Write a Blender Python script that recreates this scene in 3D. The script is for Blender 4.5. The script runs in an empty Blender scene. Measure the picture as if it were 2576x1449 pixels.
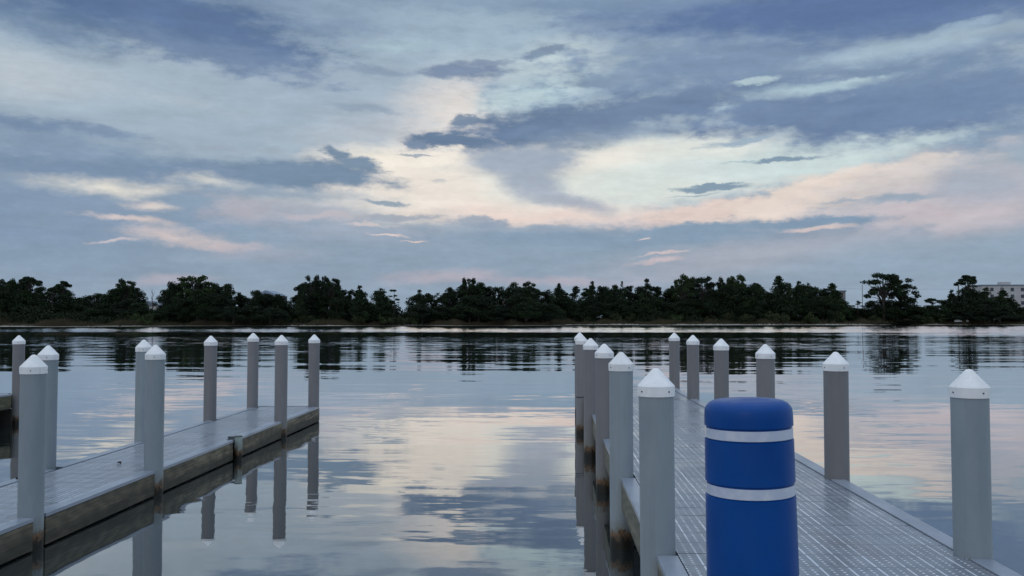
import bpy, bmesh, math, random
import numpy as np
from mathutils import Vector, Matrix
random.seed(7); rng = np.random.default_rng(11)
S = bpy.context.scene; COL = S.collection

# ------------------------------------------------------------------ camera
F_PX = 2250.0; EYE = 2.39
YAW = math.atan(89.6/F_PX); PIT = math.atan(74.5/F_PX)
cd = bpy.data.cameras.new('camera'); cam = bpy.data.objects.new('camera', cd); COL.objects.link(cam)
cd.sensor_width = 36; cd.lens = 36*F_PX/2576; cd.clip_start = .05; cd.clip_end = 12000
cam.location = (0, 0, EYE); cam.rotation_euler = (math.pi/2+PIT, 0, YAW)
S.camera = cam

def ray(x, y):
    cx = (x-1288)/F_PX; cy = (724.5-y)/F_PX
    sy, cyw, sp, cp = math.sin(YAW), math.cos(YAW), math.sin(PIT), math.cos(PIT)
    return Vector((-sy*cp+cx*cyw+cy*sy*sp, cyw*cp+cx*sy-cy*cyw*sp, sp+cy*cp))
def at_y(x, y, Y):
    r = ray(x, y); t = Y/r.y
    return Vector((r.x*t, Y, EYE+r.z*t))

# ------------------------------------------------------------------ node helpers
class NT:
    def __init__(s, nt): s.nt = nt; s.nt.nodes.clear()
    def n(s, t, **kw):
        o = s.nt.nodes.new(t)
        for k, v in kw.items(): setattr(o, k, v)
        return o
    def link(s, a, b): s.nt.links.new(a, b)
    def inp(s, sock, v):
        if isinstance(v, bpy.types.NodeSocket): s.link(v, sock)
        elif v is not None: sock.default_value = v
    def math(s, op, a, b=None, c=None, clamp=False):
        o = s.n('ShaderNodeMath', operation=op, use_clamp=clamp)
        s.inp(o.inputs[0], a); s.inp(o.inputs[1], b); s.inp(o.inputs[2], c)
        return o.outputs[0]
    def vmath(s, op, a, b=None, c=None):
        o = s.n('ShaderNodeVectorMath', operation=op)
        s.inp(o.inputs[0], a); s.inp(o.inputs[1], b); s.inp(o.inputs[2], c)
        return o.outputs['Value'] if op in ('LENGTH', 'DOT_PRODUCT') else o.outputs[0]
    def rng(s, v, a, b, c=0., d=1., smooth=True):
        o = s.n('ShaderNodeMapRange', interpolation_type='SMOOTHSTEP' if smooth else 'LINEAR')
        s.inp(o.inputs[0], v); s.inp(o.inputs[1], a); s.inp(o.inputs[2], b); s.inp(o.inputs[3], c); s.inp(o.inputs[4], d)
        return o.outputs[0]
    def mix(s, f, a, b, mode='MIX'):
        o = s.n('ShaderNodeMix', data_type='RGBA', blend_type=mode)
        s.inp(o.inputs[0], f); s.inp(o.inputs[6], a if isinstance(a, bpy.types.NodeSocket) else (*a, 1)); s.inp(o.inputs[7], b if isinstance(b, bpy.types.NodeSocket) else (*b, 1))
        return o.outputs[2]
    dim = '3D'
    def noise(s, vec, scale, detail=3, rough=.5, dist=0, out=0):
        o = s.n('ShaderNodeTexNoise', noise_dimensions=s.dim)
        s.inp(o.inputs['Vector'], vec); o.inputs['Scale'].default_value = scale
        o.inputs['Detail'].default_value = detail; o.inputs['Roughness'].default_value = rough; o.inputs['Distortion'].default_value = dist
        return o.outputs[out]
    def map(s, vec, loc=(0,0,0), rot=(0,0,0), scale=(1,1,1), kind='POINT'):
        o = s.n('ShaderNodeMapping', vector_type=kind)
        s.inp(o.inputs[0], vec)
        o.inputs['Location'].default_value = loc; o.inputs['Rotation'].default_value = rot; o.inputs['Scale'].default_value = scale
        return o.outputs[0]
    def xyz(s, x, y, z=0.):
        o = s.n('ShaderNodeCombineXYZ'); s.inp(o.inputs[0], x); s.inp(o.inputs[1], y); s.inp(o.inputs[2], z); return o.outputs[0]
    def sep(s, v):
        o = s.n('ShaderNodeSeparateXYZ'); s.inp(o.inputs[0], v); return o.outputs
def lin(r, g, b):
    f = lambda c: (c/255/12.92) if c/255 <= .04045 else ((c/255+.055)/1.055)**2.4
    return (f(r), f(g), f(b))

# ------------------------------------------------------------------ world: dusk sky with cloud layers, all as functions of direction
W = bpy.data.worlds.new('World'); S.world = W; W.use_nodes = True
try: W.cycles.sampling_method = 'NONE'        # a broad soft sky needs no importance map
except Exception: pass
w = NT(W.node_tree)
SUN_EL, SUN_AZ = math.radians(4), math.radians(200)
tc = w.n('ShaderNodeTexCoord').outputs['Generated']
dx, dy, dz = w.sep(tc)[:3]
az = w.math('ARCTAN2', dx, dy)
hyp = w.math('SQRT', w.math('ADD', w.math('MULTIPLY', dx, dx), w.math('MULTIPLY', dy, dy)))
te = w.math('DIVIDE', dz, w.math('MAXIMUM', hyp, .02))
U = w.math('MULTIPLY', az, 1000.); V = w.math('MULTIPLY', te, 1000.)      # milliradians east, and milli-slope above the horizon
P0 = w.xyz(U, V)
def wcol(vec, scale, detail, rough, amp):
    c = w.noise(vec, scale, detail, rough, out=1)
    return w.vmath('MULTIPLY', w.vmath('SUBTRACT', c, (.5,.5,.5)), amp)
w.dim = '2D'
Pst = w.map(P0, scale=(1, 2.2, 1))
warp = w.vmath('ADD', wcol(Pst, .009, 4, .55, (55,20,0)), wcol(Pst, .06, 6, .65, (16,7,0)))
P = w.vmath('ADD', P0, warp)
ragged = w.noise(w.map(P0, scale=(1, 2.6, 1)), .022, 8, .62)
fine = w.noise(w.map(P0, loc=(300,0,0), scale=(1, 5, 1), rot=(0,0,.04)), .012, 7, .6)
# base by elevation
ramp = w.n('ShaderNodeValToRGB'); w.link(w.math('DIVIDE', V, 900.), ramp.inputs[0])
els = ramp.color_ramp.elements
stops = [(0, (138,156,178)), (.05, (134,153,176)), (.13, (136,155,178)), (.2, (150,167,186)), (.3, (152,169,188)), (.4, (120,140,168)), (.55, (160,174,192)), (1, (196,206,216))]
while len(els) < len(stops): els.new(.5)
for e, (p, c) in zip(els, stops): e.position = p; e.color = (*lin(*c), 1)
col = ramp.outputs[0]
def dir_uv(x, y):
    r = ray(x, y); return 1000*math.atan2(r.x, r.y), 1000*r.z/math.hypot(r.x, r.y)
K = 1000/F_PX
def blob(x, y, rx, ry, rot, c, op=1., soft=.5, rag=.6):
    """soft-edged ragged cloud ellipse; x, y, rx, ry from the study drawing, rot degrees clockwise-down positive"""
    global col
    u, v = dir_uv(x, y)
    Pk = w.vmath('MULTIPLY_ADD', col, (1e-7, 1e-7, 0), P)      # keeps the node stack short: each layer waits for the one before
    m = w.map(Pk, loc=(u, v, 0), rot=(0, 0, -math.radians(rot)), scale=(rx*K, ry*K, 1), kind='TEXTURE')
    L = w.vmath('LENGTH', m)
    L = w.math('MULTIPLY_ADD', w.math('SUBTRACT', ragged, .5), rag*2.0, L)
    f = w.rng(L, 1+soft*.5, 1-soft*.9, 0., op)
    col = w.mix(f, col, lin(*c))
BLOBS = [
 # --- pale high veil, cream opening and the cyan gaps
 (250,180,430,120,0,(160,176,193),.8,1.2,.5), (90,200,180,60,0,(190,196,205),.75,1,.4), (400,230,260,40,3,(170,184,198),.6,1.2,.6), (1000,300,260,60,-14,(196,196,204),.7,1.2,.5),
 (700,240,520,110,-4,(152,168,188),.8,1.2,.4),
 (1090,400,430,62,-9,(238,228,218),1,.8,.4), (1150,290,160,120,-35,(222,214,212),.9,1,.4),
 (1100,490,470,78,0,(230,219,212),.95,.8,.4), (1380,540,330,36,0,(226,205,200),.9,.8,.4),
 (1330,70,560,110,-3,(160,182,200),.7,1.1,.8), (1430,160,180,75,-8,(190,204,211),.95,.8,.6), (1360,235,170,45,-10,(182,203,212),.9,.7,.6),
 (1660,430,440,95,-3,(214,216,214),1,.5,.3), (2120,385,330,60,-8,(194,208,213),1,.6,.3), (1850,420,300,40,-2,(196,208,212),.75,.8,.3),
 (1480,400,160,24,-8,(226,220,214),.85,.8,.3),
 (1600,470,150,50,0,(205,213,213),.8,.9,.3),
 # --- broad middle greys on the right
 (1950,150,640,105,-3,(112,134,167),.92,.8,.9), (2300,240,430,120,0,(110,133,166),.88,.8,.8), (1700,60,320,80,0,(120,141,172),.75,.9,.8),
 (2300,110,260,28,-5,(166,186,202),.7,.9,.9), (2050,218,170,14,-4,(168,190,203),.8,.9,1.0), (1870,265,130,9,-8,(160,183,198),.7,.9,1.0),
 # --- dark roof of cloud
 (330,25,470,85,3,(76,102,142),1,.8,.6), (520,85,300,66,12,(86,110,150),.95,.7,.8), (120,70,220,50,6,(95,120,154),.7,1,.7), (560,140,240,40,9,(108,129,163),.85,.8,.9),
 (2120,22,660,64,2,(84,108,153),1,.7,.5), (2350,55,330,30,-3,(90,114,157),.8,.7,.6), (1500,10,350,30,0,(112,135,167),.8,.8,.8),
 # --- long dark bars
 (1385,322,330,54,-5,(92,114,148),1,.6,.8), (1600,280,330,42,-9,(104,125,158),.95,.7,.9), (1150,350,110,24,0,(96,117,148),1,.4,1.0),
 (1500,345,260,26,-6,(125,143,170),.7,1,.3),
 (2150,290,380,54,2,(96,118,157),1,.6,.7), (2380,250,260,60,-3,(104,127,163),.85,.7,.6), (1980,285,200,38,4,(104,126,161),.85,.6,.9),
 (1180,180,120,20,-2,(112,130,160),.95,.6,.8), (960,182,110,13,3,(126,144,170),.7,.8,.8), (1345,136,60,12,-4,(118,138,164),.9,.6,1.1), (1480,200,80,14,-6,(122,143,170),.85,.7,1.0),
 (2480,360,180,42,-16,(118,140,170),.9,.7,.9), 
 # --- funnel shaped veil
 (1310,405,130,40,0,(152,163,183),1,.6,.2), (1340,450,95,48,20,(154,164,184),.95,.7,.2), (1430,505,100,26,20,(158,165,184),.9,.8,.2),
 # --- left bars
 (120,350,240,50,6,(118,139,168),.85,.8,.6), (330,432,500,36,1,(112,134,164),.98,.7,.6), (760,437,205,40,2,(110,132,160),1,.5,.6),
 (860,392,34,14,28,(112,132,158),1,.5,1.0), (910,420,62,20,10,(114,134,160),1,.5,.9), (640,480,300,20,3,(130,149,174),.85,.8,.5),
 (150,560,380,120,0,(116,138,170),.95,.9,.4), (420,545,440,60,0,(126,146,173),.8,.9,.5), (900,272,90,9,2,(136,153,176),.8,.7,.6),
 (270,468,135,19,0,(220,213,205),.95,1.2,.7), (520,458,105,15,3,(206,204,203),.85,1.2,.8), (405,519,60,12,4,(212,200,198),.9,1.2,.8), (320,554,100,9,2,(212,194,193),.85,.9,.8),
 (630,532,85,30,0,(190,178,187),.75,1.2,.9), (740,535,150,24,0,(158,164,182),.7,.8,.9),
 # --- peach bank rising to the right
 (2200,545,420,70,-4,(182,176,188),.85,1.0,.4), (1830,530,260,30,-6,(214,194,191),1,.55,.8), (2040,488,270,42,-12,(220,204,198),1,.5,.9), (2260,450,220,42,-14,(206,197,197),.9,.9,.8), (2350,490,300,56,-5,(188,181,190),.8,1.0,.5),
 (2420,540,200,60,0,(190,178,188),.75,.9,.5), (2460,470,110,40,5,(150,162,184),.7,.9,.5),
 (2250,496,110,9,-3,(140,156,178),.9,.7,.5), (2100,503,60,5,-3,(150,162,182),.8,.8,.5),
 # --- low cloud bank over the horizon
 (950,590,330,34,3,(150,160,182),.85,.7,.9), (1180,556,60,16,0,(148,159,180),.9,.5,.9), (1650,598,560,34,0,(120,143,171),1,.6,.8), (2060,556,170,16,-2,(118,142,170),1,.5,.6), (1750,574,240,15,-4,(122,145,172),1,.6,.8), (1250,560,50,14,0,(138,152,176),.9,.5,.9),
 (1300,575,300,12,2,(140,156,179),.8,.8,.8),
 (1288,655,1600,70,0,(130,150,174),.8,1.0,.4), (1900,650,420,50,-5,(164,165,182),.65,.9,.5), (2350,650,330,55,-5,(136,156,180),.8,.8,.3),
 (440,598,115,19,4,(204,188,190),.9,1.2,.9), (550,620,90,11,4,(196,182,188),.8,1.2,.9), (270,608,60,4,-3,(196,184,192),.8,.8,.8),
 (640,640,160,22,0,(158,160,180),.5,1,.6), (970,588,55,4,2,(218,196,192),.85,.7,.8), (1055,605,38,3,2,(220,196,190),.85,.7,.8),
 (2050,574,80,7,-3,(206,188,190),.85,.7,.6), (1660,640,80,5,-4,(204,184,188),.8,.7,.7), (1640,660,60,8,-3,(196,180,188),.8,.8,.7), (1620,594,22,3,0,(214,194,192),.8,.7,.6),
 (430,703,120,14,-2,(176,166,182),.6,1,.7), (1110,700,150,17,-4,(180,168,182),.65,1,.7), (1400,708,200,13,0,(176,166,184),.6,1,.7),
 (1400,395,60,16,0,(150,162,184),.8,.8,.6), (1230,158,60,9,-3,(120,136,165),.8,.7,1.2), (1390,128,34,9,-5,(120,138,164),.85,.6,1.2), (1315,140,26,10,0,(116,134,162),.9,.6,1.2), (1450,214,60,9,-4,(120,140,168),.8,.7,1.2),
 (1560,195,60,14,-10,(126,146,173),.8,.8,1.2), (1620,130,90,16,-4,(126,147,174),.7,.8,1.2), (1520,60,80,12,-6,(124,144,172),.7,.8,1.2), (870,60,90,30,0,(122,142,170),.6,.9,1.3), (980,110,70,18,0,(165,186,200),.7,.9,1.2),
 (1900,205,60,9,-4,(176,196,206),.8,.7,1.3), (2150,195,50,8,-4,(170,190,203),.8,.7,1.3), (2420,65,120,10,-8,(150,172,194),.7,.8,1.2), (1060,360,40,10,0,(112,130,157),.9,.6,1.4), (1160,295,40,12,0,(108,128,156),.9,.6,1.4),
 (560,375,70,9,0,(150,162,182),.7,.8,1.2), (230,330,90,12,3,(112,133,163),.8,.8,.9), (60,310,80,16,4,(108,130,163),.8,.8,.9), (430,250,160,14,3,(168,180,194),.5,.9,1.), (820,545,90,9,0,(186,176,186),.7,.8,1.1), (1010,545,120,7,-2,(150,160,180),.8,.6,1.1), (930,563,60,5,0,(206,192,194),.7,.7,1.1),
 # --- small dark lenses
 (1770,475,92,9,1,(124,146,168),1,.5,.6), (1790,466,62,4,1,(124,146,168),1,.5,.5), (1985,401,84,6,-2,(124,147,170),1,.5,.4), (1870,405,50,2.5,0,(150,175,190),.8,.7,.4),
 (945,510,66,6,2,(140,154,172),1,.5,.5), (1060,390,62,3,3,(150,160,176),.9,.6,.9), (1100,461,24,5,0,(190,190,195),.8,.7,.8), (1860,357,110,10,-6,(140,160,182),.9,.6,.8), (1740,492,60,4,-4,(150,168,182),.8,.6,.9),
 (680,375,50,9,0,(150,163,180),.8,.7,1.0),
]
for b in BLOBS: blob(*b)
# broken cloud everywhere outside the part worked out above (overhead, to the sides and behind)
out = w.math('MAXIMUM', w.rng(w.math('ABSOLUTE', az), .62, .95), w.rng(te, .42, .62))
w.dim = '3D'
big = w.noise(w.map(tc, scale=(1,1,2.4)), 2.3, 4, .6)
w.dim = '2D'
amb = w.mix(w.rng(big, .35, .68), lin(140,160,186), lin(214,216,220))
lowdark = w.rng(te, .0, .35)
amb = w.mix(lowdark, w.mix(.5, amb, lin(110,128,155)), amb)
zen = w.rng(te, .6, 2.2, 1., 2.1)
amb = w.mix(1.0, amb, w.xyz(w.math('MULTIPLY', zen, .96), zen, w.math('MULTIPLY', zen, 1.05)), 'MULTIPLY')
col = w.mix(out, col, amb)
mod = w.math('MULTIPLY_ADD', fine, .30, .85)
mod = w.math('MULTIPLY', mod, w.math('MULTIPLY_ADD', w.noise(w.map(P0, scale=(1,2.4,1)), .05, 8, .68), .20, .90))
col = w.mix(1.0, col, w.xyz(w.math('MULTIPLY', mod, 1.12), w.math('MULTIPLY', mod, 1.14), w.math('MULTIPLY', mod, 1.10)), 'MULTIPLY')
hs = w.n('ShaderNodeHueSaturation'); hs.inputs['Saturation'].default_value = .95; w.link(col, hs.inputs['Color']); col = hs.outputs[0]
skyn = w.n('ShaderNodeTexSky', sky_type='NISHITA', sun_disc=False)
skyn.sun_elevation = SUN_EL; skyn.sun_rotation = SUN_AZ; skyn.air_density = 1; skyn.dust_density = 1.5
bg1 = w.n('ShaderNodeBackground'); w.link(skyn.outputs[0], bg1.inputs[0]); bg1.inputs[1].default_value = .12
bg2 = w.n('ShaderNodeBackground'); w.link(col, bg2.inputs[0]); bg2.inputs[1].default_value = 1.0
mx = w.n('ShaderNodeMixShader'); mx.inputs[0].default_value = .95
w.link(bg1.outputs[0], mx.inputs[1]); w.link(bg2.outputs[0], mx.inputs[2])
wo = w.n('ShaderNodeOutputWorld'); w.link(mx.outputs[0], wo.inputs[0])

sl = bpy.data.lights.new('sun', 'SUN'); sl.energy = .25; sl.angle = math.radians(25); sl.color = (1,.93,.86)
so = bpy.data.objects.new('sun', sl); COL.objects.link(so)
sdir = Vector((math.sin(math.radians(200))*math.cos(math.radians(25)), math.cos(math.radians(200))*math.cos(math.radians(25)), math.sin(math.radians(25))))
so.rotation_euler = sdir.to_track_quat('Z', 'Y').to_euler()
S.view_settings.view_transform = 'Standard'; S.view_settings.look = 'None'; S.view_settings.exposure = 0; S.view_settings.gamma = 1
S.view_settings.use_curve_mapping = False

# ------------------------------------------------------------------ materials
def principled(name, base, rough=.6, metal=0., spec=None):
    m = bpy.data.materials.new(name); m.use_nodes = True; t = NT(m.node_tree)
    p = t.n('ShaderNodeBsdfPrincipled'); o = t.n('ShaderNodeOutputMaterial'); t.link(p.outputs[0], o.inputs[0])
    t.inp(p.inputs['Base Color'], (*base, 1) if not isinstance(base, bpy.types.NodeSocket) else base)
    p.inputs['Roughness'].default_value = rough; p.inputs['Metallic'].default_value = metal
    if spec is not None: p.inputs['Specular IOR Level'].default_value = spec
    return m, t, p
def obco(t): return t.n('ShaderNodeTexCoord').outputs['Object']
def geo(t): return t.n('ShaderNodeNewGeometry').outputs['Position']

def mat_noise(name, c1, c2, scale=3, rough=.7, bump=0., detail=5, stretch=(1,1,1), spec=None):
    m, t, p = principled(name, c1, rough, spec=spec)
    n = t.noise(t.map(obco(t), scale=stretch), scale, detail, .6)
    t.link(t.mix(t.rng(n, .35, .65), c1, c2), p.inputs['Base Color'])
    if bump:
        b = t.n('ShaderNodeBump'); b.inputs['Strength'].default_value = bump; b.inputs['Distance'].default_value = .01
        t.link(t.noise(t.map(obco(t), scale=stretch), scale*6, 4, .6), b.inputs['Height']); t.link(b.outputs[0], p.inputs['Normal'])
    return m

def mat_pile(name, c1, c2):
    m, t, p = principled(name, c1, .5, spec=.35)
    g = geo(t); z = t.sep(g)[2]
    n = t.noise(t.map(g, scale=(1,1,.35)), 6, 5, .6)
    base = t.mix(t.rng(n, .3, .7), c1, c2)
    oi = t.n('ShaderNodeObjectInfo').outputs['Random']
    base = t.mix(t.math('MULTIPLY', oi, .22), base, tuple(c*.55 for c in c1))
    spk = t.noise(g, 160, 2, .5)
    base = t.mix(t.rng(spk, .68, .8, 0, .35), base, (.03,.035,.035))
    drip = t.noise(t.map(g, scale=(40,40,1.2)), 1, 3, .6)
    base = t.mix(t.math('MULTIPLY', t.rng(drip, .52, .8), .35), base, tuple(c*.7 for c in c1))
    zn = t.math('ADD', z, t.math('MULTIPLY', t.math('SUBTRACT', t.noise(t.map(g, scale=(1,1,.4)), 20, 6, .75), .5), .34))
    base = t.mix(t.rng(zn, .36, .22, 0, .5), base, (.16,.165,.14))
    rc = t.mix(t.rng(t.noise(g, 22, 4, .7), .38, .6), (.035,.028,.018), (.15,.07,.025))
    base = t.mix(t.rng(zn, .225, .16, 0, .92), base, rc)
    base = t.mix(t.rng(zn, .15, .08), base, (.012,.011,.008))
    t.link(base, p.inputs['Base Color'])
    return m
M = {}
M['pile_green'] = mat_pile('pile_sleeve_grey_green', (.225,.27,.305), (.26,.305,.34))
M['pile_taupe'] = mat_pile('pile_sleeve_taupe', (.180,.180,.193), (.200,.198,.210))
m, t, p = principled('white_plastic', (.76,.78,.81), .45, spec=.4)
g = geo(t); oi = t.n('ShaderNodeObjectInfo').outputs['Random']
base = t.mix(t.rng(t.noise(g, 9, 4, .6), .3, .7), (.72,.74,.78), (.82,.83,.86))
base = t.mix(t.math('MULTIPLY', oi, .25), base, (.58,.58,.55))
base = t.mix(t.rng(t.noise(t.map(g, scale=(30,30,5)), 1, 5, .7), .56, .72, 0, .4), base, (.42,.41,.37))
t.link(base, p.inputs['Base Color']); M['cap'] = m
M['pile_pale'] = mat_pile('pile_stub_pale_green', (.26,.33,.33), (.33,.40,.39))
M['screw'] = principled('dark_screw', (.02,.02,.025), .5)[0]
M['bracket'] = principled('dark_bracket', (.05,.06,.07), .5)[0]

# decking: moulded open panels 12 in long with a long slot line and rows of short slots, wet
def mat_deck():
    m, t, p = principled('moulded_deck_panel', (.1,.1,.1), .3)
    g = geo(t); x, y, z = t.sep(g)[:3]
    def frac(v, per, off=0.): return t.math('FRACT', t.math('DIVIDE', t.math('ADD', v, off+50*per), per))
    def band(v, c, hw, s=.06):
        d = t.math('ABSOLUTE', t.math('SUBTRACT', v, c))
        return t.rng(d, hw*(1+s), hw*(1-s))
    u = frac(x, .19); v = frac(y, .3048)
    long_ = t.math('MULTIPLY', band(u, .5, .035), band(v, .5, .46))
    v5 = frac(y, .3048/6)
    dash = t.math('MULTIPLY', t.math('MAXIMUM', band(u, .17, .045), band(u, .83, .045)), t.math('MULTIPLY', band(v5, .5, .2), band(v, .5, .42)))
    slot = t.math('MAXIMUM', long_, dash)
    topf = t.rng(t.sep(t.n('ShaderNodeNewGeometry').outputs['Normal'])[2], .5, .8)
    slot = t.math('MULTIPLY', slot, topf)
    seam = band(v, 0.0, .012, .3); seam2 = band(v, 1.0, .012, .3); seam = t.math('MAXIMUM', seam, seam2)
    # darker seam marks where panels butt, irregular
    mk = t.noise(t.xyz(t.math('DIVIDE', t.math('FLOOR', t.math('DIVIDE', x, .19)), 1.), t.math('FLOOR', t.math('DIVIDE', t.math('ADD', y, .15), .3048))), 3.7, 0)
    seamw = t.math('MULTIPLY', t.math('MAXIMUM', band(v, 0., .03, .3), band(v, 1., .03, .3)), t.rng(mk, .60, .62))
    wet = t.noise(g, 1.3, 5, .6)
    grime = t.noise(g, 9, 5, .65)
    base = t.mix(t.rng(grime, .3, .7), (.155,.185,.23), (.205,.235,.28))
    base = t.mix(t.rng(t.noise(t.map(g, scale=(2.2,1,1)), 1.1, 3, .5), .58, .72, 0, .3), base, (.17,.15,.16))
    pn = t.n('ShaderNodeTexWhiteNoise', noise_dimensions='2D'); t.link(t.xyz(t.math('FLOOR', t.math('DIVIDE', t.math('ADD', y, 3.048), .3048)), t.math('FLOOR', t.math('DIVIDE', x, 1.05))), pn.inputs['Vector'])
    base = t.mix(t.rng(pn.outputs['Value'], 0, 1, 0, .22), base, (.10,.115,.135))
    dirt = t.noise(t.map(g, loc=(7,2,0)), 4, 6, .7)
    base = t.mix(t.rng(dirt, .56, .72, 0, .45), base, (.07,.072,.07))
    wornm = t.noise(t.map(g, loc=(1,9,0), scale=(1,.5,1)), 1.6, 5, .7)
    slot = t.math('MULTIPLY', slot, t.rng(wornm, .36, .56, .35, 1.))
    base = t.mix(slot, base, (.60,.64,.72))  # sky reflection in the slots' water film, painted in as a pale colour
    base = t.mix(t.math('MULTIPLY', seam, .55), base, (.03,.035,.04))
    base = t.mix(t.math('MULTIPLY', seamw, .9), base, (.012,.015,.02))
    t.link(base, p.inputs['Base Color'])
    r = t.rng(wet, .35, .65, .22, .42)
    r = t.mix(slot, t.xyz(r, r, r), (.12,.12,.12))
    t.link(t.sep(r)[0], p.inputs['Roughness'])
    p.inputs['Specular IOR Level'].default_value = .6
    b = t.n('ShaderNodeBump'); b.inputs['Strength'].default_value = .25; b.inputs['Distance'].default_value = .003
    t.link(t.noise(g, 60, 4, .7), b.inputs['Height']); t.link(b.outputs[0], p.inputs['Normal'])
    return m
M['deck'] = mat_deck()
M['edge'] = mat_noise('wet_composite_edge_board', (.20,.235,.295), (.27,.305,.37), 4, .3, .12, stretch=(1,.4,1), spec=.6)
def mat_wood(name, a, b_, dark, lowz):
    m, t, p = principled(name, a, .75)
    g = geo(t); z = t.sep(g)[2]
    wv = t.n('ShaderNodeTexWave', wave_type='RINGS', rings_direction='X'); t.link(t.map(g, loc=(0,.7,.1), scale=(2,.9,7)), wv.inputs[0])
    wv.inputs['Scale'].default_value = 1.1; wv.inputs['Distortion'].default_value = 7; wv.inputs['Detail'].default_value = 4; wv.inputs['Detail Scale'].default_value = .9
    n = t.noise(t.map(g, scale=(1,.35,4)), 2.2, 6, .7)
    base = t.mix(t.math('MULTIPLY', wv.outputs[1], .6), a, b_)
    base = t.mix(t.rng(n, .50, .66), base, tuple(c*1.9 for c in b_))
    gr = t.noise(t.map(g, scale=(1,.5,30)), 2.0, 4, .6)
    base = t.mix(t.rng(gr, .5, .62, 0, .5), base, dark)
    st = t.noise(t.map(g, loc=(3,1,0), scale=(1,1.3,2)), 2.2, 6, .7)
    base = t.mix(t.rng(st, .48, .74, 0, .5), base, dark)
    zn = t.math('ADD', z, t.math('MULTIPLY', t.math('SUBTRACT', t.noise(g, 3, 4, .6), .5), .16))
    base = t.mix(t.rng(zn, lowz+.13, lowz, 0, .75), base, dark)
    kv = t.n('ShaderNodeTexVoronoi'); t.link(t.map(g, scale=(1,.55,2.2)), kv.inputs[0]); kv.inputs['Scale'].default_value = 2.0
    base = t.mix(t.rng(kv.outputs[0], .07, .035), base, (.01,.009,.007))
    t.link(base, p.inputs['Base Color'])
    b = t.n('ShaderNodeBump'); b.inputs['Strength'].default_value = .4; b.inputs['Distance'].default_value = .004
    t.link(wv.outputs[1], b.inputs['Height']); t.link(b.outputs[0], p.inputs['Normal'])
    return m
M['wood_low'] = mat_wood('weathered_green_timber', (.078,.070,.048), (.14,.12,.080), (.020,.018,.013), .10)
M['wood_pale'] = mat_wood('pale_treated_timber', (.10,.10,.075), (.16,.15,.115), (.04,.036,.026), .36)
M['wood_olive'] = mat_wood('olive_timber', (.06,.06,.035), (.10,.095,.05), (.025,.024,.015), .36)
M['wood_dark'] = mat_noise('dark_wet_timber', (.012,.011,.009), (.022,.02,.015), 4, .8)
M['concrete'] = mat_noise('damp_concrete', (.22,.22,.21), (.3,.295,.28), 2, .7, .3)
M['blue'] = mat_noise('blue_moulded_plastic', (.001,.050,.235), (.002,.060,.27), 3, .36, .03, spec=.18)
m, t, p = principled('blue_moulded_plastic', (.001,.05,.235), .36, spec=.18)
g = obco(t)
base = t.mix(t.rng(t.noise(g, 3, 4, .6), .35, .65), (.001,.048,.225), (.002,.060,.27))
scr = t.noise(t.map(g, scale=(30,30,6)), 2.2, 5, .75)
base = t.mix(t.rng(scr, .66, .74, 0, .35), base, (.06,.14,.36))
base = t.mix(t.rng(t.noise(g, 70, 3, .6), .70, .76, 0, .5), base, (.001,.02,.09))
t.link(base, p.inputs['Base Color']); t.link(t.rng(t.noise(g, 8, 5, .6), .35, .65, .30, .46), p.inputs['Roughness']); M['blue'] = m
m, t, p = principled('reflective_tape', (.42,.50,.66), .3, spec=.5); p.inputs['Coat Weight'].default_value = .4
g = obco(t); t.link(t.mix(t.rng(t.noise(g, 25, 4, .6), .45, .7), (.44,.50,.64), (.54,.58,.68)), p.inputs['Base Color']); M['tape'] = m

def mat_leaf(name, a, b_, c_):
    m, t, p = principled(name, a, .8, spec=.1)
    oi = t.n('ShaderNodeObjectInfo').outputs['Random']
    n = t.noise(geo(t), .35, 4, .6)
    base = t.mix(t.rng(n, .35, .65), a, b_)
    base = t.mix(t.rng(oi, 0, 1, 0, .6), base, c_)
    t.link(base, p.inputs['Base Color']); return m
M['leaf'] = mat_leaf('dark_pine_foliage', (.014,.026,.014), (.024,.042,.018), (.014,.020,.014))
M['leaf2'] = mat_leaf('mid_green_foliage', (.026,.046,.018), (.036,.060,.020), (.024,.036,.018))
M['bush'] = mat_leaf('shrub_foliage', (.028,.046,.020), (.042,.060,.024), (.034,.034,.020))
M['under'] = mat_leaf('undergrowth_foliage', (.012,.020,.011), (.024,.034,.016), (.012,.018,.010))
M['reed'] = mat_leaf('brown_marsh_grass', (.062,.050,.034), (.042,.044,.024), (.066,.050,.036))
M['bark'] = mat_noise('pine_bark', (.018,.015,.013), (.03,.025,.022), 3, .9)
M['bark_pale'] = mat_noise('bleached_bark', (.12,.095,.085), (.17,.14,.125), 3, .9)
M['plaster'] = mat_noise('pale_plaster', (.42,.42,.44), (.48,.475,.49), .15, .8)
M['plaster_warm'] = mat_noise('warm_plaster', (.24,.225,.225), (.28,.265,.265), .15, .8)
M['glass'] = principled('dark_window_glass', (.03,.04,.06), .12, spec=.6)[0]
M['trim'] = mat_noise('blue_grey_trim', (.13,.17,.23), (.17,.21,.27), .5, .6)
M['roof'] = mat_noise('blue_grey_roof', (.11,.14,.19), (.14,.17,.22), .6, .6)
M['roof_far'] = mat_noise('pale_blue_roof', (.19,.25,.36), (.22,.28,.39), .6, .6)
M['polewood'] = mat_noise('brown_pole_wood', (.14,.10,.08), (.18,.13,.10), 2, .8)
M['white'] = mat_noise('white_paint', (.55,.56,.58), (.68,.68,.70), 3, .5)
M['wire'] = principled('wire', (.05,.05,.06), .6)[0]

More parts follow.
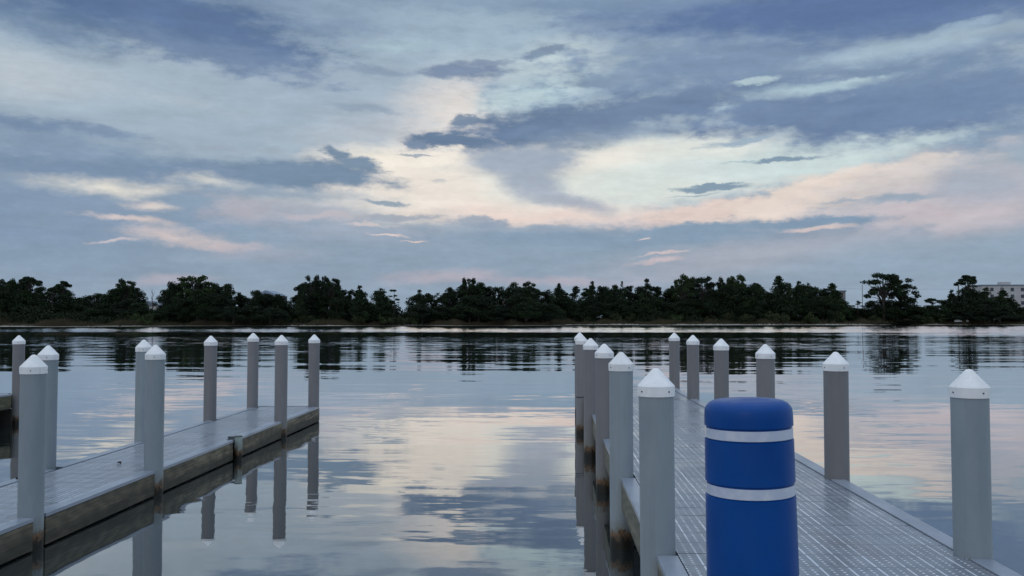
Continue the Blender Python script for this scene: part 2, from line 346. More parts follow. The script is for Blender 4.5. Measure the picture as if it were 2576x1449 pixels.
# ground
def mat_land():
    m, t, p = principled('shore_ground', (.1,.1,.08), .9)
    g = geo(t); z = t.sep(g)[2]
    n = t.noise(g, .6, 6, .6)
    sand = t.mix(n, (.26,.25,.235), (.36,.345,.32))
    soil = t.mix(t.rng(t.noise(g, .12, 5, .6), .35, .65), (.022,.026,.014), (.04,.036,.022))
    zn = t.math('ADD', z, t.math('MULTIPLY', t.math('SUBTRACT', t.noise(g, .15, 4, .6), .5), .5))
    t.link(t.mix(t.rng(zn, .3, .5), sand, soil), p.inputs['Base Color']); return m
M['land'] = mat_land()
def mat_water():
    m = bpy.data.materials.new('calm_water'); m.use_nodes = True; t = NT(m.node_tree)
    g = geo(t); x, y, z = t.sep(g)[:3]
    def sl(vec_scale, sc, detail=2, rot=0., loc=(0,0,0)):
        c = t.noise(t.map(g, scale=vec_scale, rot=(0,0,rot), loc=loc), sc, detail, .55, out=1)
        return t.vmath('SUBTRACT', c, (.5,.5,.5))
    near = t.rng(y, 60, 8)              # finer waves matter only close by
    # wind-ruffled patches: a belt along the far shore, thinning to the right
    bn = t.noise(t.map(g, scale=(.35,1,1)), .018, 3, .5)
    bn2b = t.noise(t.map(g, scale=(.1,1,1), loc=(3,8,0)), .12, 4, .65)
    edge = t.math('ADD', y, t.math('MULTIPLY', t.math('SUBTRACT', bn, .5), 26))
    belt = t.math('MULTIPLY', t.rng(edge, 138, 152), t.rng(bn2b, .30, .55, .55, 1.))
    bn2 = t.noise(t.map(g, scale=(.16,1,1), loc=(31,8,0)), .05, 5, .65)
    rightp = t.math('MULTIPLY', t.rng(x, 18, 60), t.rng(y, 95, 135))
    sp = t.noise(t.map(g, scale=(.5,1,1), loc=(3,7,0)), .8, 5, .8)
    patch = t.math('MULTIPLY', t.math('MULTIPLY', t.rng(sp, .40, .70), t.rng(bn2, .34, .62, .32, .8)), t.math('MULTIPLY', t.rng(y, 50, 85), t.rng(y, 118, 105)))
    patch2 = t.math('MULTIPLY', rightp, t.rng(bn2, .36, .52))
    darkstreak = t.math('MULTIPLY', t.rng(bn2, .63, .67), t.rng(y, 240, 175))
    ruff = t.math('MAXIMUM', t.math('MULTIPLY', belt, t.math('SUBTRACT', 1., darkstreak)), t.math('MAXIMUM', t.math('MULTIPLY', patch, .9), t.math('MULTIPLY', patch2, .8)))
    s = t.vmath('MULTIPLY', sl((.16,1,1), 1.1, 4, .05), (.016,.042,0))
    s = t.vmath('ADD', s, t.vmath('MULTIPLY', sl((.10,1,1), .28, 2, .03, (5,0,0)), (.008,.024,0)))
    s = t.vmath('ADD', s, t.vmath('MULTIPLY', sl((.12,1,1), .05, 2, -.02, (9,4,0)), (.004,.008,0)))
    fine = t.vmath('MULTIPLY', sl((.22,1,1), 4.5, 3, .12), (.020,.085,0))
    msk = t.rng(t.noise(t.map(g, scale=(.4,1,1)), .35, 3, .6), .42, .62)
    fm = t.math('MULTIPLY', msk, near)
    s = t.vmath('ADD', s, t.vmath('MULTIPLY', fine, t.xyz(fm, fm, fm)))
    # only facets tilted towards the eye are seen on ruffled water at this grazing angle
    rn = t.sep(t.noise(t.map(g, scale=(.45,1,1), loc=(2,2,0)), 1.7, 4, .55, out=1))
    ry = t.math('MULTIPLY', t.math('MULTIPLY', ruff, -.17), t.math('MAXIMUM', t.math('SUBTRACT', rn[1], .18), 0.))
    rx = t.math('MULTIPLY', t.math('MULTIPLY', ruff, .10), t.math('SUBTRACT', rn[0], .5))
    s = t.vmath('ADD', s, t.xyz(rx, ry))
    nrm = t.vmath('NORMALIZE', t.vmath('ADD', t.vmath('MULTIPLY', s, (1,1,0)), (0,0,1)))
    gl = t.n('ShaderNodeBsdfGlossy'); gl.inputs['Roughness'].default_value = .012
    t.link(nrm, gl.inputs['Normal'])
    lw = t.n('ShaderNodeFresnel'); lw.inputs[0].default_value = 1.33
    refl = t.rng(lw.outputs[0], .12, .60, .42, .90, False)
    gl.inputs['Color'].default_value = (1,1,1,1)
    df = t.n('ShaderNodeBsdfDiffuse'); df.inputs[0].default_value = (.018,.026,.028,1)
    mxs = t.n('ShaderNodeMixShader'); t.link(refl, mxs.inputs[0]); t.link(df.outputs[0], mxs.inputs[1]); t.link(gl.outputs[0], mxs.inputs[2])
    o = t.n('ShaderNodeOutputMaterial'); t.link(mxs.outputs[0], o.inputs[0]); return m
M['water'] = mat_water()

# ------------------------------------------------------------------ object helpers
def link(name, me, mat=None, parent=None, smooth=False):
    o = bpy.data.objects.new(name, me); COL.objects.link(o)
    if mat is not None:
        for mm in (mat if isinstance(mat, (list, tuple)) else [mat]): me.materials.append(mm)
    if parent: o.parent = parent
    if smooth:
        for pl in me.polygons: pl.use_smooth = True
    return o
def mesh(name, vs, fs):
    me = bpy.data.meshes.new(name); me.from_pydata([tuple(map(float, v)) for v in vs], [], [tuple(f) for f in fs]); me.update(); return me
def tag(o, label=None, cat=None, group=None, kind=None):
    if label: o['label'] = label
    if cat: o['category'] = cat
    if group: o['group'] = group
    if kind: o['kind'] = kind
    return o
def empty(name, loc=(0,0,0), rz=0.):
    o = bpy.data.objects.new(name, None); o.empty_display_size = .2; COL.objects.link(o); o.location = loc; o.rotation_euler = (0,0,rz); return o
class MB:
    def __init__(s): s.v = []; s.f = []
    def box(s, x0, x1, y0, y1, z0, z1):
        b = len(s.v)
        s.v += [(x0,y0,z0),(x1,y0,z0),(x1,y1,z0),(x0,y1,z0),(x0,y0,z1),(x1,y0,z1),(x1,y1,z1),(x0,y1,z1)]
        s.f += [(b,b+3,b+2,b+1),(b+4,b+5,b+6,b+7),(b,b+1,b+5,b+4),(b+1,b+2,b+6,b+5),(b+2,b+3,b+7,b+6),(b+3,b,b+4,b+7)]
        return s
    def tube(s, a, b, r0, r1, n=8, cap=True):
        a, b = Vector(a), Vector(b); d = (b-a).normalized(); q = d.to_track_quat('Z', 'Y'); i0 = len(s.v)
        for (c, r) in ((a, r0), (b, r1)):
            for k in range(n):
                th = 2*math.pi*k/n; s.v.append(tuple(c+q@Vector((r*math.cos(th), r*math.sin(th), 0))))
        for k in range(n):
            s.f.append((i0+k, i0+(k+1) % n, i0+n+(k+1) % n, i0+n+k))
        if cap: s.f += [tuple(i0+n-1-k for k in range(n)), tuple(i0+n+k for k in range(n))]
        return s
    def lathe(s, prof, n=48, loc=(0,0,0)):
        i0 = len(s.v); m_ = len(prof)
        for (r, z) in prof:
            for k in range(n):
                th = 2*math.pi*k/n; s.v.append((loc[0]+r*math.cos(th), loc[1]+r*math.sin(th), loc[2]+z))
        for j in range(m_-1):
            for k in range(n):
                a, b = i0+j*n+k, i0+j*n+(k+1) % n; s.f.append((a, b, b+n, a+n))
        s.f += [tuple(i0+n-1-k for k in range(n)), tuple(i0+(m_-1)*n+k for k in range(n))]
        return s
    def build(s, name, mat, parent=None, smooth=False, bevel=0.):
        o = link(name, mesh(name, s.v, s.f), mat, parent)
        if smooth:
            o.data.shade_smooth() if hasattr(o.data, 'shade_smooth') else None
            try: o.data.set_sharp_from_angle(angle=math.radians(40))
            except Exception: pass
        if bevel:
            md = o.modifiers.new('bevel', 'BEVEL'); md.width = bevel; md.segments = 2; md.limit_method = 'ANGLE'
        return o

# ------------------------------------------------------------------ setting: water, land
wme = mesh('water', [(-6000,-400,0),(6000,-400,0),(6000,6000,0),(-6000,6000,0)], [(0,1,2,3)])
tag(link('water', wme, M['water']), kind='structure')
def shore_y(x):
    px = 1377 + x/260*F_PX
    pts = [(-9000,215),(-400,222),(0,228),(300,236),(500,250),(700,256),(1000,262),(1380,266),(1440,292),(1900,288),(2300,300),(3000,300),(9000,300)]
    for (a, ya), (b, yb) in zip(pts, pts[1:]):
        if a <= px <= b: base = ya+(yb-ya)*(px-a)/(b-a); break
    else: base = 300
    return base + 2.2*math.sin(x*.11)+1.4*math.sin(x*.31+1)+.8*math.sin(x*.77)
xs = [-5000,-2000,-900,-500]+[i*2. for i in range(-140,141)]+[500,900,2000,5000]
prof = [(-4,-.4),(-.6,-.03),(1.0,.09),(2.8,.26),(4.5,.5),(9,.7),(30,.9),(120,1.0),(900,1.4),(4500,1.6)]
vs = []; fs = []
for i, x in enumerate(xs):
    sy = shore_y(x)
    for j, (d, z) in enumerate(prof):
        vs.append((x, sy+d*(1 if j > 4 else 1+.35*math.sin(x*.23)), z+(.05*math.sin(x*.4+j) if j > 2 else 0)))
n_ = len(prof)
for i in range(len(xs)-1):
    for j in range(n_-1): a = i*n_+j; fs.append((a, a+n_, a+n_+1, a+1))
tag(link('far_shore_ground', mesh('far_shore_ground', vs, fs), M['land'], smooth=True), kind='structure')
# landing the photographer and the bollard stand on
tag(MB().box(-22, 16, -6, 3.3, -.6, .70).build('landing_pavement', M['concrete'], bevel=.02), kind='structure')
tag(MB().box(-300, 300, -300, -6.01, -.6, .72).build('near_shore_ground', M['land']), kind='structure')

# ------------------------------------------------------------------ docks
def make_dock(label, x0, x1, y0, y1, top, fasc_h, wood, pile_gaps, pale=None, bw=.14):
    """x0..x1 outer edges, top = walking level; edge boards and fascia are cut where a pile stands"""
    root = empty('dock', ((x0+x1)/2, y0, top)); tag(root, label, 'dock', 'timber docks over the water')
    inv = Matrix.Translation(-root.location)
    def fin(mb, name, mat, bevel=0.):
        mb.v = [tuple(Vector(v)-Vector(root.location)) for v in mb.v]; return mb.build(name, mat, root, bevel=bevel)
    fin(MB().box(x0+bw+.012, x1-bw-.012, y0, y1-.14, top-.045, top), 'decking', M['deck'])
    for (xa, xb, gaps) in ((x0, x0+bw, pile_gaps[0]), (x1-bw, x1, pile_gaps[1])):
        ys = [y0]
        for gy in gaps: ys += [gy-.115, gy+.115]
        ys.append(y1)
        for a, b in zip(ys[0::2], ys[1::2]):
            if b-a > .2:
                fin(MB().box(xa-.006 if xa == x0 else xa, xb if xa == x0 else xb+.006, a, b, top-.030, top+.010), 'edge_board', M['edge'], .004)
                fx = (x0, x0+.04) if xa == x0 else (x1-.04, x1)
                fin(MB().box(fx[0], fx[1], a, b, top-.034-fasc_h, top-.034), 'fascia_board', wood, .004)
    fin(MB().box(x0+bw+.002, x1-bw-.002, y1-.138, y1, top-.030, top+.010), 'end_board', M['edge'], .004)
    fin(MB().box(x0+.042, x1-.042, y1-.05, y1-.01, top-.034-fasc_h, top-.034), 'end_fascia', wood)
    # stringers and cross beams below
    for fx in (.34, .66): xx = x0+(x1-x0)*fx; fin(MB().box(xx-.02, xx+.02, y0, y1-.06, top-.27, top-.048), 'stringer', M['wood_dark'])
    yy = y0+.4
    while yy < y1: fin(MB().box(x0+.05, x1-.05, yy, yy+.05, top-.33, top-.275), 'cross_beam', M['wood_dark']); yy += 1.505
    return root
WL = 0.
TR = EYE-1.66; TL = EYE-2.05; T3 = EYE-1.69
RY = [6.42, 9.43, 12.42, 15.45, 18.5, 21.6]
make_dock('wide grey dock behind the blue bollard, between two rows of capped piles', .76, 3.03, 3.3, 21.75, TR, .285, M['wood_pale'], (RY, RY))
LYR = [9.1, 11.92, 14.9, 17.62, 20.45]; LYL = [11.95, 14.65, 17.68, 20.25]
make_dock('low narrow grey dock at the left with green weathered fascia close to the water', -6.76, -5.24, 3.3, 20.6, TL, .285, M['wood_low'], (LYL, LYR))
d3 = make_dock('short dock end with olive timber side cut off by the left picture edge', -21.5, -11.82, 3.3, 19.55, T3, .285, M['wood_olive'], ([], [10,13,16,19.45]))

rx, ry_, rz_ = d3.location
MB().box(-21.4-rx, -11.87-rx, 19.42-ry_, 19.46-ry_, -.4-rz_, T3-.33-rz_).build('shade_board', M['wood_dark'], d3)  # dark board added to stand in for the shade under this dock
# ------------------------------------------------------------------ piles
R_P, R_C = .1235, .131
capp = [(R_C,0),(R_C+.0012,.036),(R_C+.0012,.0705),(R_C-.001,.0740)]
for k in range(1, 7):
    f_ = k/6; capp.append(((R_C-.001)*(1-f_)+.027*f_, .074+(.186-.074)*f_))
capp += [(.020,.1915),(.011,.1945),(.003,.1955)]
CAPH = .1955
cap_me = mesh('pile_cap', *(lambda m: (m.v, m.f))(MB().lathe(capp, 48))); cap_me.materials.append(M['cap'])
cap_me.shade_smooth(); cap_me.set_sharp_from_angle(angle=math.radians(22))
sc_me = mesh('screw', *(lambda m: (m.v, m.f))(MB().tube((R_C-.004,0,.036), (R_C+.005,0,.036), .0062, .0055, 10))); sc_me.materials.append(M['screw'])
def pile(px, py, Y, label, mat, group, ang, cap=True, sc=1.0, X=None, lean=(0,0)):
    tip = at_y(px, py, Y); z = tip.z; x = tip.x if X is None else X
    root = empty('dock_pile', (x, Y, 0)); tag(root, label, 'pile', group)
    root.rotation_euler = (lean[0], lean[1], 0)
    base = z-CAPH*sc+.01
    zs = [-1.2, -.2, 0, .1, .2, .3, base*.6, base]
    o = MB().lathe([(R_P*sc, q) for q in zs], 40).build('pile_sleeve', M[mat], root, smooth=True)
    c = link('pile_cap', cap_me, None, root); c.location = (0,0,z-CAPH*sc); c.scale = (sc,)*3
    for k in range(4):
        s_ = link('screw', sc_me, None, c); s_.rotation_euler = (0,0,ang+k*math.pi/2)
    return root
q = 1/1.4907
gR = 'white-capped piles along the wide right dock'; gL = 'white-capped piles along the low left dock'
ordn = ['large grey-green pile standing just left of the blue bollard, nearest in its row',
        'second grey-green pile of the wide dock\'s left row, just behind the nearest',
        'third pile of the wide dock\'s left row, with a taupe sleeve',
        'fourth pile of the wide dock\'s left row, taupe and partly hidden',
        'fifth pile of the wide dock\'s left row, with a thin dark strap',
        'farthest pile of the left row of the wide dock, almost hidden behind the fifth']
tips = [(2465.7,1380.9),(2329.1,1319.9),(2266.4,1289),(2215.4,1268.3),(2182,1255.9),(2174.5,1247)]
angs = [-.95,-1.0,-1.0,-1.1,-1.2,-1.0]
pr = []
for i, ((tx, ty), Y) in enumerate(zip(tips, RY)):
    pr.append(pile(tx*q, ty*q, Y, ordn[i], 'pile_green' if i < 2 else 'pile_taupe', gR, angs[i], lean=(0,-.006 if i == 0 else -.002*i/5)))
MB().lathe([(R_P+.001,0),(R_P+.004,.004),(R_P+.004,.028),(R_P+.001,.032)], 32, (0,0,TR+.015)).build('strap', M['bracket'], pr[4])
ordr = ['large grey-green pile at the right edge of the photo, nearest in the right row',
        'brownish taupe pile, second of the right row, right of the blue bollard',
        'taupe pile rising just behind the right shoulder of the blue bollard',
        'taupe pile rising just behind the left shoulder of the blue bollard',
        'fifth pile of the right row, left of the one above the bollard',
        'farthest and smallest pile of the right row, against the dark tree reflections']
tips = [(2440.5/q/1,928.6/q),(2102/q,885/q),(1925/q,866/q),(1814/q,852/q),(1743/q,843/q),(1696/q,837/q)]
for i, ((tx, ty), Y) in enumerate(zip(tips, RY)):
    pile(tx*q, ty*q, Y, ordr[i], 'pile_green' if i == 0 else 'pile_taupe', gR, -1.3+.07*i, lean=(0,-.004 if i == 0 else 0))
ordl = [(125.2,1329.9,9.1,'large grey-green pile nearest on the left dock, overlapping the one behind it','pile_green'),
        (581.8,1293.4,11.92,'grey-green pile in the middle of the left dock edge, in front of a twin','pile_green'),
        (1055,1256.5,17.62,'taupe pile on the right edge of the left dock, next to last before its tip','pile_taupe'),
        (1177.8,1254.6,20.45,'taupe pile at the outer right corner of the left dock tip','pile_taupe')]
for x, y, Y, l, m_ in ordl: pile(x*q, y*q, Y, l, m_, gL, -1.25, lean=(0,.003))
ordl = [(180,1295.4,11.95,'grey-green pile half hidden behind the nearest pile of the left dock','pile_green'),
        (538.8,1274,14.65,'grey-green pile half hidden behind the middle pile of the left dock','pile_green'),
        (789.9,1259,17.68,'taupe pile standing alone on the far edge of the left dock','pile_taupe'),
        (948.8,1248.8,20.25,'taupe pile at the outer left corner of the left dock tip','pile_taupe')]
for x, y, Y, l, m_ in ordl: pile(x*q, y*q, Y, l, m_, gL, -1.2, lean=(0,.003))
pile(71.5*q, 1257.7*q, 19.6, 'taupe pile at the tip of the dock cut off by the left picture edge', 'pile_taupe', 'white-capped piles along the low left dock', -1.2)
# cut-off stub on the left dock with its dark bracket
sx = -5.19; st = empty('pile_stub', (sx, 14.9, 0)); tag(st, 'short cut-off pale green pile stub on the edge of the left dock', 'pile')
MB().lathe([(.064, z) for z in (-1.0, 0, .1, .2, .3, TL+.062)], 28).build('pile_sleeve', M['pile_pale'], st, smooth=True)
MB().lathe([(.065,0),(.067,.003),(.067,.012),(.064,.016)], 28, (0,0,TL+.05)).box(-.17,-.03,-.04,.04,TL+.022,TL+.055).build('bracket', M['bracket'], st, bevel=.003)

# ------------------------------------------------------------------ blue bollard
bY = 2.36; bt = at_y(1881, 1003, bY); GZ = .70
bo = empty('bollard', (bt.x, bY, GZ)); tag(bo, 'bright blue plastic bollard with two pale reflective bands in front of the dock', 'bollard')
hgt = bt.z-GZ; r_ = .1115
bo.location.x += math.sin(.018)*hgt; bo.rotation_euler = (0, -.018, 0)
def rr(z): return r_ + (hgt-z)*.010
pf = [(rr(0), 0)]
zs_top = hgt-.062
pf += [(rr(z), z) for z in (.3,.6,.8)]
def zd(dy): return hgt-dy
# grooves for the two bands
for (za, zb) in ((zd(.242), zd(.212)), (zd(.098), zd(.069))):
    pf += [(rr(za), za-.004), (rr(za)-.0045, za-.002), (rr(zb)-.0045, zb), (rr(zb), zb+.003)]
pf += [(rr(zd(.05)), zd(.044))]
for k in range(1, 10):
    a = k/9*math.pi/2; pf.append((rr(hgt)-.036*(1-math.cos(a)), zd(.033)+.031*math.sin(a)))
pf += [(rr(hgt)-.038, zd(.0019)), (rr(hgt)-.042, zd(.0016)), (rr(hgt)-.06, zd(.0012)), (.03, zd(.0004)), (.004, zd(0))]
MB().lathe(pf, 96).build('cover', M['blue'], bo, smooth=True)
for (za, zb) in ((zd(.242), zd(.212)), (zd(.098), zd(.069))):
    MB().lathe([(rr(za)-.006, za+.001), (rr(za)-.0015, za+.001), (rr(zb)-.0015, zb-.003), (rr(zb)-.006, zb-.003)], 96).build('reflective_band', M['tape'], bo, smooth=True)

# ------------------------------------------------------------------ trees
def leaves(cents, rad, n, size, flat=1.0):
    """n leaf-sized triangles spread through ball-like clumps"""
    cents = np.array(cents); rad = np.array(rad)
    wgt = rad**2; idx = rng.choice(len(cents), n, p=wgt/wgt.sum())
    d = rng.normal(size=(n,3)); d /= np.linalg.norm(d, axis=1)[:,None]
    rr_ = rad[idx]*rng.random(n)**.45
    c = cents[idx]+d*rr_[:,None]*np.array([1,1,flat])
    a = rng.normal(size=(n,3)); a /= np.linalg.norm(a, axis=1)[:,None]
    b = rng.normal(size=(n,3)); b -= (a*b).sum(1)[:,None]*a; b /= np.linalg.norm(b, axis=1)[:,None]
    s = size*(.6+.8*rng.random(n))[:,None]
    v = np.concatenate([c+a*s, c-a*s*.5+b*s*.7, c-a*s*.5-b*s*.7], 1).reshape(-1,3)
    return v
def leaf_mesh(name, v, mat):
    n = len(v)//3; me = bpy.data.meshes.new(name)
    me.vertices.add(len(v)); me.vertices.foreach_set('co', v.astype(np.float32).ravel())
    me.loops.add(len(v)); me.loops.foreach_set('vertex_index', np.arange(len(v), dtype=np.int32))
    me.polygons.add(n); me.polygons.foreach_set('loop_start', np.arange(0, len(v), 3, dtype=np.int32))
    me.update(); me.validate(); me.materials.append(mat); return me
R = random.Random(5)
def proto(kind, h=10., wd=6.):
    """returns (crown mesh, trunk mesh) for a tree h tall and wd wide"""
    c = []; r = []; tb = MB()
    def limb(z0, e, r0=.09): tb.tube((0,0,z0), (e[0]*.55, e[1]*.55, z0+(e[2]-z0)*.75), r0, r0*.6, 6, False); tb.tube((e[0]*.55, e[1]*.55, z0+(e[2]-z0)*.75), e, r0*.6, r0*.2, 6, False)
    if kind == 'dense':
        tb.tube((0,0,-.3), (.1,0,h*.8), .20, .07, 8)
        for i in range(38):
            a = R.random()*6.28; z = h*(.18+.74*R.random()**.8); prf = math.sin(min(1, (1.04-z/h)*1.9)*1.4)
            rad = wd/2*prf*(.35+.6*R.random()); e = (rad*math.cos(a), rad*math.sin(a), z)
            c.append(e); r.append(.85+.75*R.random())
            if i % 3 == 0: limb(max(.6, z-1.6), e)
        c.append((.1,0,h*.92)); r.append(.8); n = 6000
    elif kind == 'cone':
        tb.tube((0,0,-.3), (0,0,h*.97), .18, .03, 8)
        for i in range(52):
            z = h*(.12+.86*R.random()); a = R.random()*6.28; rad = wd/2*(1.02-z/h)**.75*(.5+.55*R.random()); e = (rad*math.cos(a), rad*math.sin(a), z+rad*.35)
            c.append(e); r.append(.34+.75*(1.05-z/h)+.15*R.random())
            if i % 3 == 0: limb(max(.4, z-.2), e, .06)
        c.append((0,0,h*.97)); r.append(.28); n = 4200
    elif kind == 'umbrella':
        tb.tube((0,0,-.3), (.15,.1,h*.55), .17, .12, 8); tb.tube((.15,.1,h*.55), (.25,0,h*.86), .12, .05, 8)
        for i in range(17):
            a = i/17*6.28+R.random()*.5; rad = wd/2*(.2+.8*R.random()); z = h*(.93-.16*(rad/(wd/2))**2+.03*R.random())
            e = (.2+rad*math.cos(a), rad*math.sin(a), z); c.append(e); r.append(.5+.35*R.random()); limb(h*(.6+.15*R.random()), e, .07)
        n = 2200
    elif kind == 'open':
        tb.tube((0,0,-.3), (.1,.1,h*.45), .24, .17, 8); tb.tube((.1,.1,h*.45), (-.2,0,h*.8), .17, .06, 8)
        for i in range(34):
            a = R.random()*6.28; z = h*(.5+.46*R.random()); prf = math.sqrt(max(.05, 1-((z/h-.68)/.34)**2))
            rad = wd/2*prf*(.45+.55*R.random()); e = (rad*math.cos(a), rad*math.sin(a), z); c.append(e); r.append(.5+.45*R.random()); limb(h*(.35+.2*R.random()), e, .10)
        n = 4000
    elif kind == 'sparse':
        tb.tube((0,0,-.3), (.05,0,h*.97), .11, .03, 8)
        for i in range(20):
            z = h*(.25+.72*R.random()); a = R.random()*6.28; rad = wd/2*(.25+.7*R.random())*(1.15-.6*z/h); e = (rad*math.cos(a), rad*math.sin(a), z)
            c.append(e); r.append(.22+.22*R.random()); limb(z-.5, e, .05)
        c.append((0,0,h*.97)); r.append(.25); n = 1300
    lm = leaf_mesh('crown', leaves(c, r, n, .19, {'dense':.75,'cone':.7,'umbrella':.5,'open':.72,'sparse':.7}[kind]), M['leaf'])
    tm = mesh('trunk', tb.v, tb.f); tm.materials.append(M['bark'])
    return lm, tm
PROT = {k: [proto(k, 10, wdt) for _ in range(nv)] for k, wdt, nv in (('dense',6.4,5),('cone',5,4),('umbrella',5,3),('open',7,3),('sparse',3,2))}
BW = {'dense':6.4,'cone':5,'umbrella':5,'open':7,'sparse':3}
SKY = [(0,702),(40,700),(75,693),(95,712),(110,735),(133,721),(160,706),(185,745),(210,738),(240,733),(262,732),(285,722),(316,704),(345,722),(365,748),(373,775),(380,775),(388,745),(410,725),(435,706),(460,702),(490,695),(515,706),(531,708),(570,713),(590,735),(625,735),(645,727),(665,738),(702,738),(720,756),(741,732),(758,714),(787,694),(808,705),(832,697),(855,716),(871,727),(905,718),(925,740),(935,756),(959,724),(975,745),(991,729),(1003,765),(1010,785),(1023,785),(1030,752),(1056,728),(1087,733),(1110,730),(1132,721),(1160,722),(1179,701),(1207,709),(1225,722),(1249,715),(1270,728),(1293,707),(1325,709),(1345,722),(1365,727),(1386,720),(1407,712),(1425,727),(1440,713),(1465,715),(1490,707),(1510,714),(1548,713),(1565,706),(1592,712),(1610,718),(1626,700),(1645,715),(1657,730),(1670,720),(1700,712),(1722,692),(1745,704),(1769,697),(1785,708),(1798,728),(1816,697),(1850,693),(1870,712),(1905,712),(1935,735),(1957,693),(1985,712),(2009,707),(2033,710),(2064,722),(2094,712),(2120,735),(2128,772),(2140,780),(2158,760),(2180,775),(2300,770),(2340,760),(2365,766),(2394,730),(2420,742),(2441,708),(2460,728),(2480,722),(2500,738),(2522,730),(2545,752),(2576,768)]
def sky_y(x):
    for (a, ya), (b, yb) in zip(SKY, SKY[1:]):
        if a <= x <= b: return ya+(yb-ya)*(x-a)/(b-a)
    return 720
cnt = {}
def tree(px, topy, wpx, kind, Z, label, group, leafmat=None, base_z=.8, name=None, bark=None):
    tip = at_y(px, topy, Z); h = tip.z-base_z
    lst = PROT[kind]; i = cnt.get(kind, 0); cnt[kind] = i+1
    lm, tm = lst[i % len(lst)]
    nm = name or {'dense':'pine_tree','cone':'pine_tree','umbrella':'pine_tree','open':'pine_tree','sparse':'pine_tree'}[kind]
    o = empty(nm, (tip.x, Z, base_z), R.random()*6.28); tag(o, label, 'tree', group)
    sx_ = (wpx*Z/F_PX)/BW[kind]; sz_ = h/10.
    for me, nme in ((lm, 'crown'), (tm, 'trunk')):
        c = bpy.data.objects.new(nme, me); COL.objects.link(c); c.parent = o; c.scale = (sx_, sx_, sz_)
        if nme == 'crown' and leafmat:
            c.material_slots[0].link = 'OBJECT'; c.material_slots[0].material = leafmat
        if nme == 'trunk' and bark:
            c.material_slots[0].link = 'OBJECT'; c.material_slots[0].material = bark
    return o
G = 'trees of the tree line across the water'
SPECIAL = [
 (75,692,56,'umbrella',252,'flat-topped pine rising highest at the far left end of the tree line'),
 (20,701,60,'open',256,'broad open-crowned pine at the very left edge of the tree line'),
 (160,705,44,'umbrella',256,'small umbrella-shaped pine standing clear of the left tree line'),
 (133,720,34,'umbrella',250,'low flat pine leaning against the left side of the small umbrella pine'),
 (300,722,90,'dense',262,'dense rounded tree left of the first gap in the tree line'),
 (318,703,60,'open',260,'peaked open pine just left of the first gap in the tree line'),
 (345,722,44,'cone',258,'slim dark tree at the right shoulder before the first gap'),
 (435,706,50,'dense',262,'small rounded crown just right of the first gap'),
 (490,694,92,'open',264,'large round-headed pine, tallest of the left clump right of the first gap'),
 (535,707,50,'dense',266,'rounded pine against the right side of the large round-headed pine'),
 (572,712,56,'dense',262,'rounded dark pine two crowns right of the large round-headed pine'),
 (648,727,52,'dense',262,'small rounded tree left of the distant blue-grey roof peak'),
 (676,738,60,'dense',262,'low rounded tree in front of the distant blue-grey roof peak'),
 (703,738,46,'dense',262,'small rounded tree right of the distant blue-grey roof peak'),
 (758,713,34,'cone',260,'slim pointed pine left of the two open-crowned pines'),
 (787,692,58,'open',268,'tall open-crowned pine with visible limbs, left of a pair'),
 (832,697,66,'open',268,'tall open-crowned pine, right one of a pair'),
 (905,717,50,'cone',262,'pointed pine between the pair of open pines and the middle gap'),
 (959,723,60,'cone',264,'broad pointed pine on the left side of the middle gap'),
 (992,728,32,'sparse',262,'thin sparse pine alone at the edge of the middle gap'),
 (1056,727,44,'cone',272,'pointed pine first on the right of the middle gap'),
 (1132,720,54,'dense',276,'rounded pine halfway between the middle gap and the centre of the photo'),
 (1180,700,50,'open',278,'open-crowned pine rising highest just left of the photo centre'),
 (1208,708,48,'dense',280,'rounded dark crown touching the right side of the high open pine near centre'),
 (1293,706,36,'dense',290,'upright dark crown right at the centre of the tree line'),
 (1328,708,60,'open',294,'flat-topped open crown right of the photo centre'),
 (1407,711,36,'cone',300,'spiky little pine above the left row of dock piles'),
 (1490,706,34,'cone',302,'spiky pine right of the left row of dock piles'),
 (1566,705,36,'cone',302,'spiky pine with a reddish tip above the deck'),
 (1626,699,54,'cone',302,'tall spiky pine left of a dip in the right tree line'),
 (1722,691,62,'open',302,'tall round-headed pine above the farthest pile of the right row'),
 (1768,697,76,'open',304,'wide round-headed pine right beside the one above the farthest pile'),
 (1822,697,50,'open',304,'left one of two tall pines with bright sky between their trunks'),
 (1853,692,62,'open',306,'right one of two tall pines with bright sky between their trunks'),
 (1905,711,48,'dense',302,'rounded pine right of the pair with bright sky between the trunks'),
 (1957,692,66,'cone',304,'tall egg-shaped pine standing above its neighbours on the right'),
 (2009,706,40,'cone',304,'middle one of three spiky pines right of the egg-shaped pine'),
 (2033,709,36,'cone',306,'right one of three spiky pines right of the egg-shaped pine'),
 (1988,711,30,'cone',302,'left one of three spiky pines right of the egg-shaped pine'),
 (2092,711,60,'cone',304,'open pointed pine in front of the louvred building end'),
 (2158,756,44,'sparse',306,'small thin pine standing in the gap left of the great umbrella pine'),
 (2222,688,104,'open',306,'great spreading pine on the right with sky showing under its limbs'),
 (2264,699,84,'open',312,'right half companion of the great spreading pine, slightly lower'),
 (2345,748,40,'umbrella',310,'small low flat pine right of the great spreading pine'),
 (2394,728,40,'cone',308,'narrow pointed pine left of the brown utility pole'),
 (2436,690,54,'umbrella',312,'high flat umbrella pine near the pale hotel building'),
 (2441,707,66,'cone',306,'dense pointed pine under the high flat umbrella pine'),
 (2482,722,60,'cone',306,'pointed pine in front of the left part of the pale hotel building'),
 (2524,729,64,'cone',306,'pointed pine in front of the middle of the pale hotel building'),
]
for i, (x, y, wp, k, Z, l) in enumerate(SPECIAL): tree(x, y, wp, k, Z, l, G, M['leaf2'] if x in (490,1853,1722) else None)
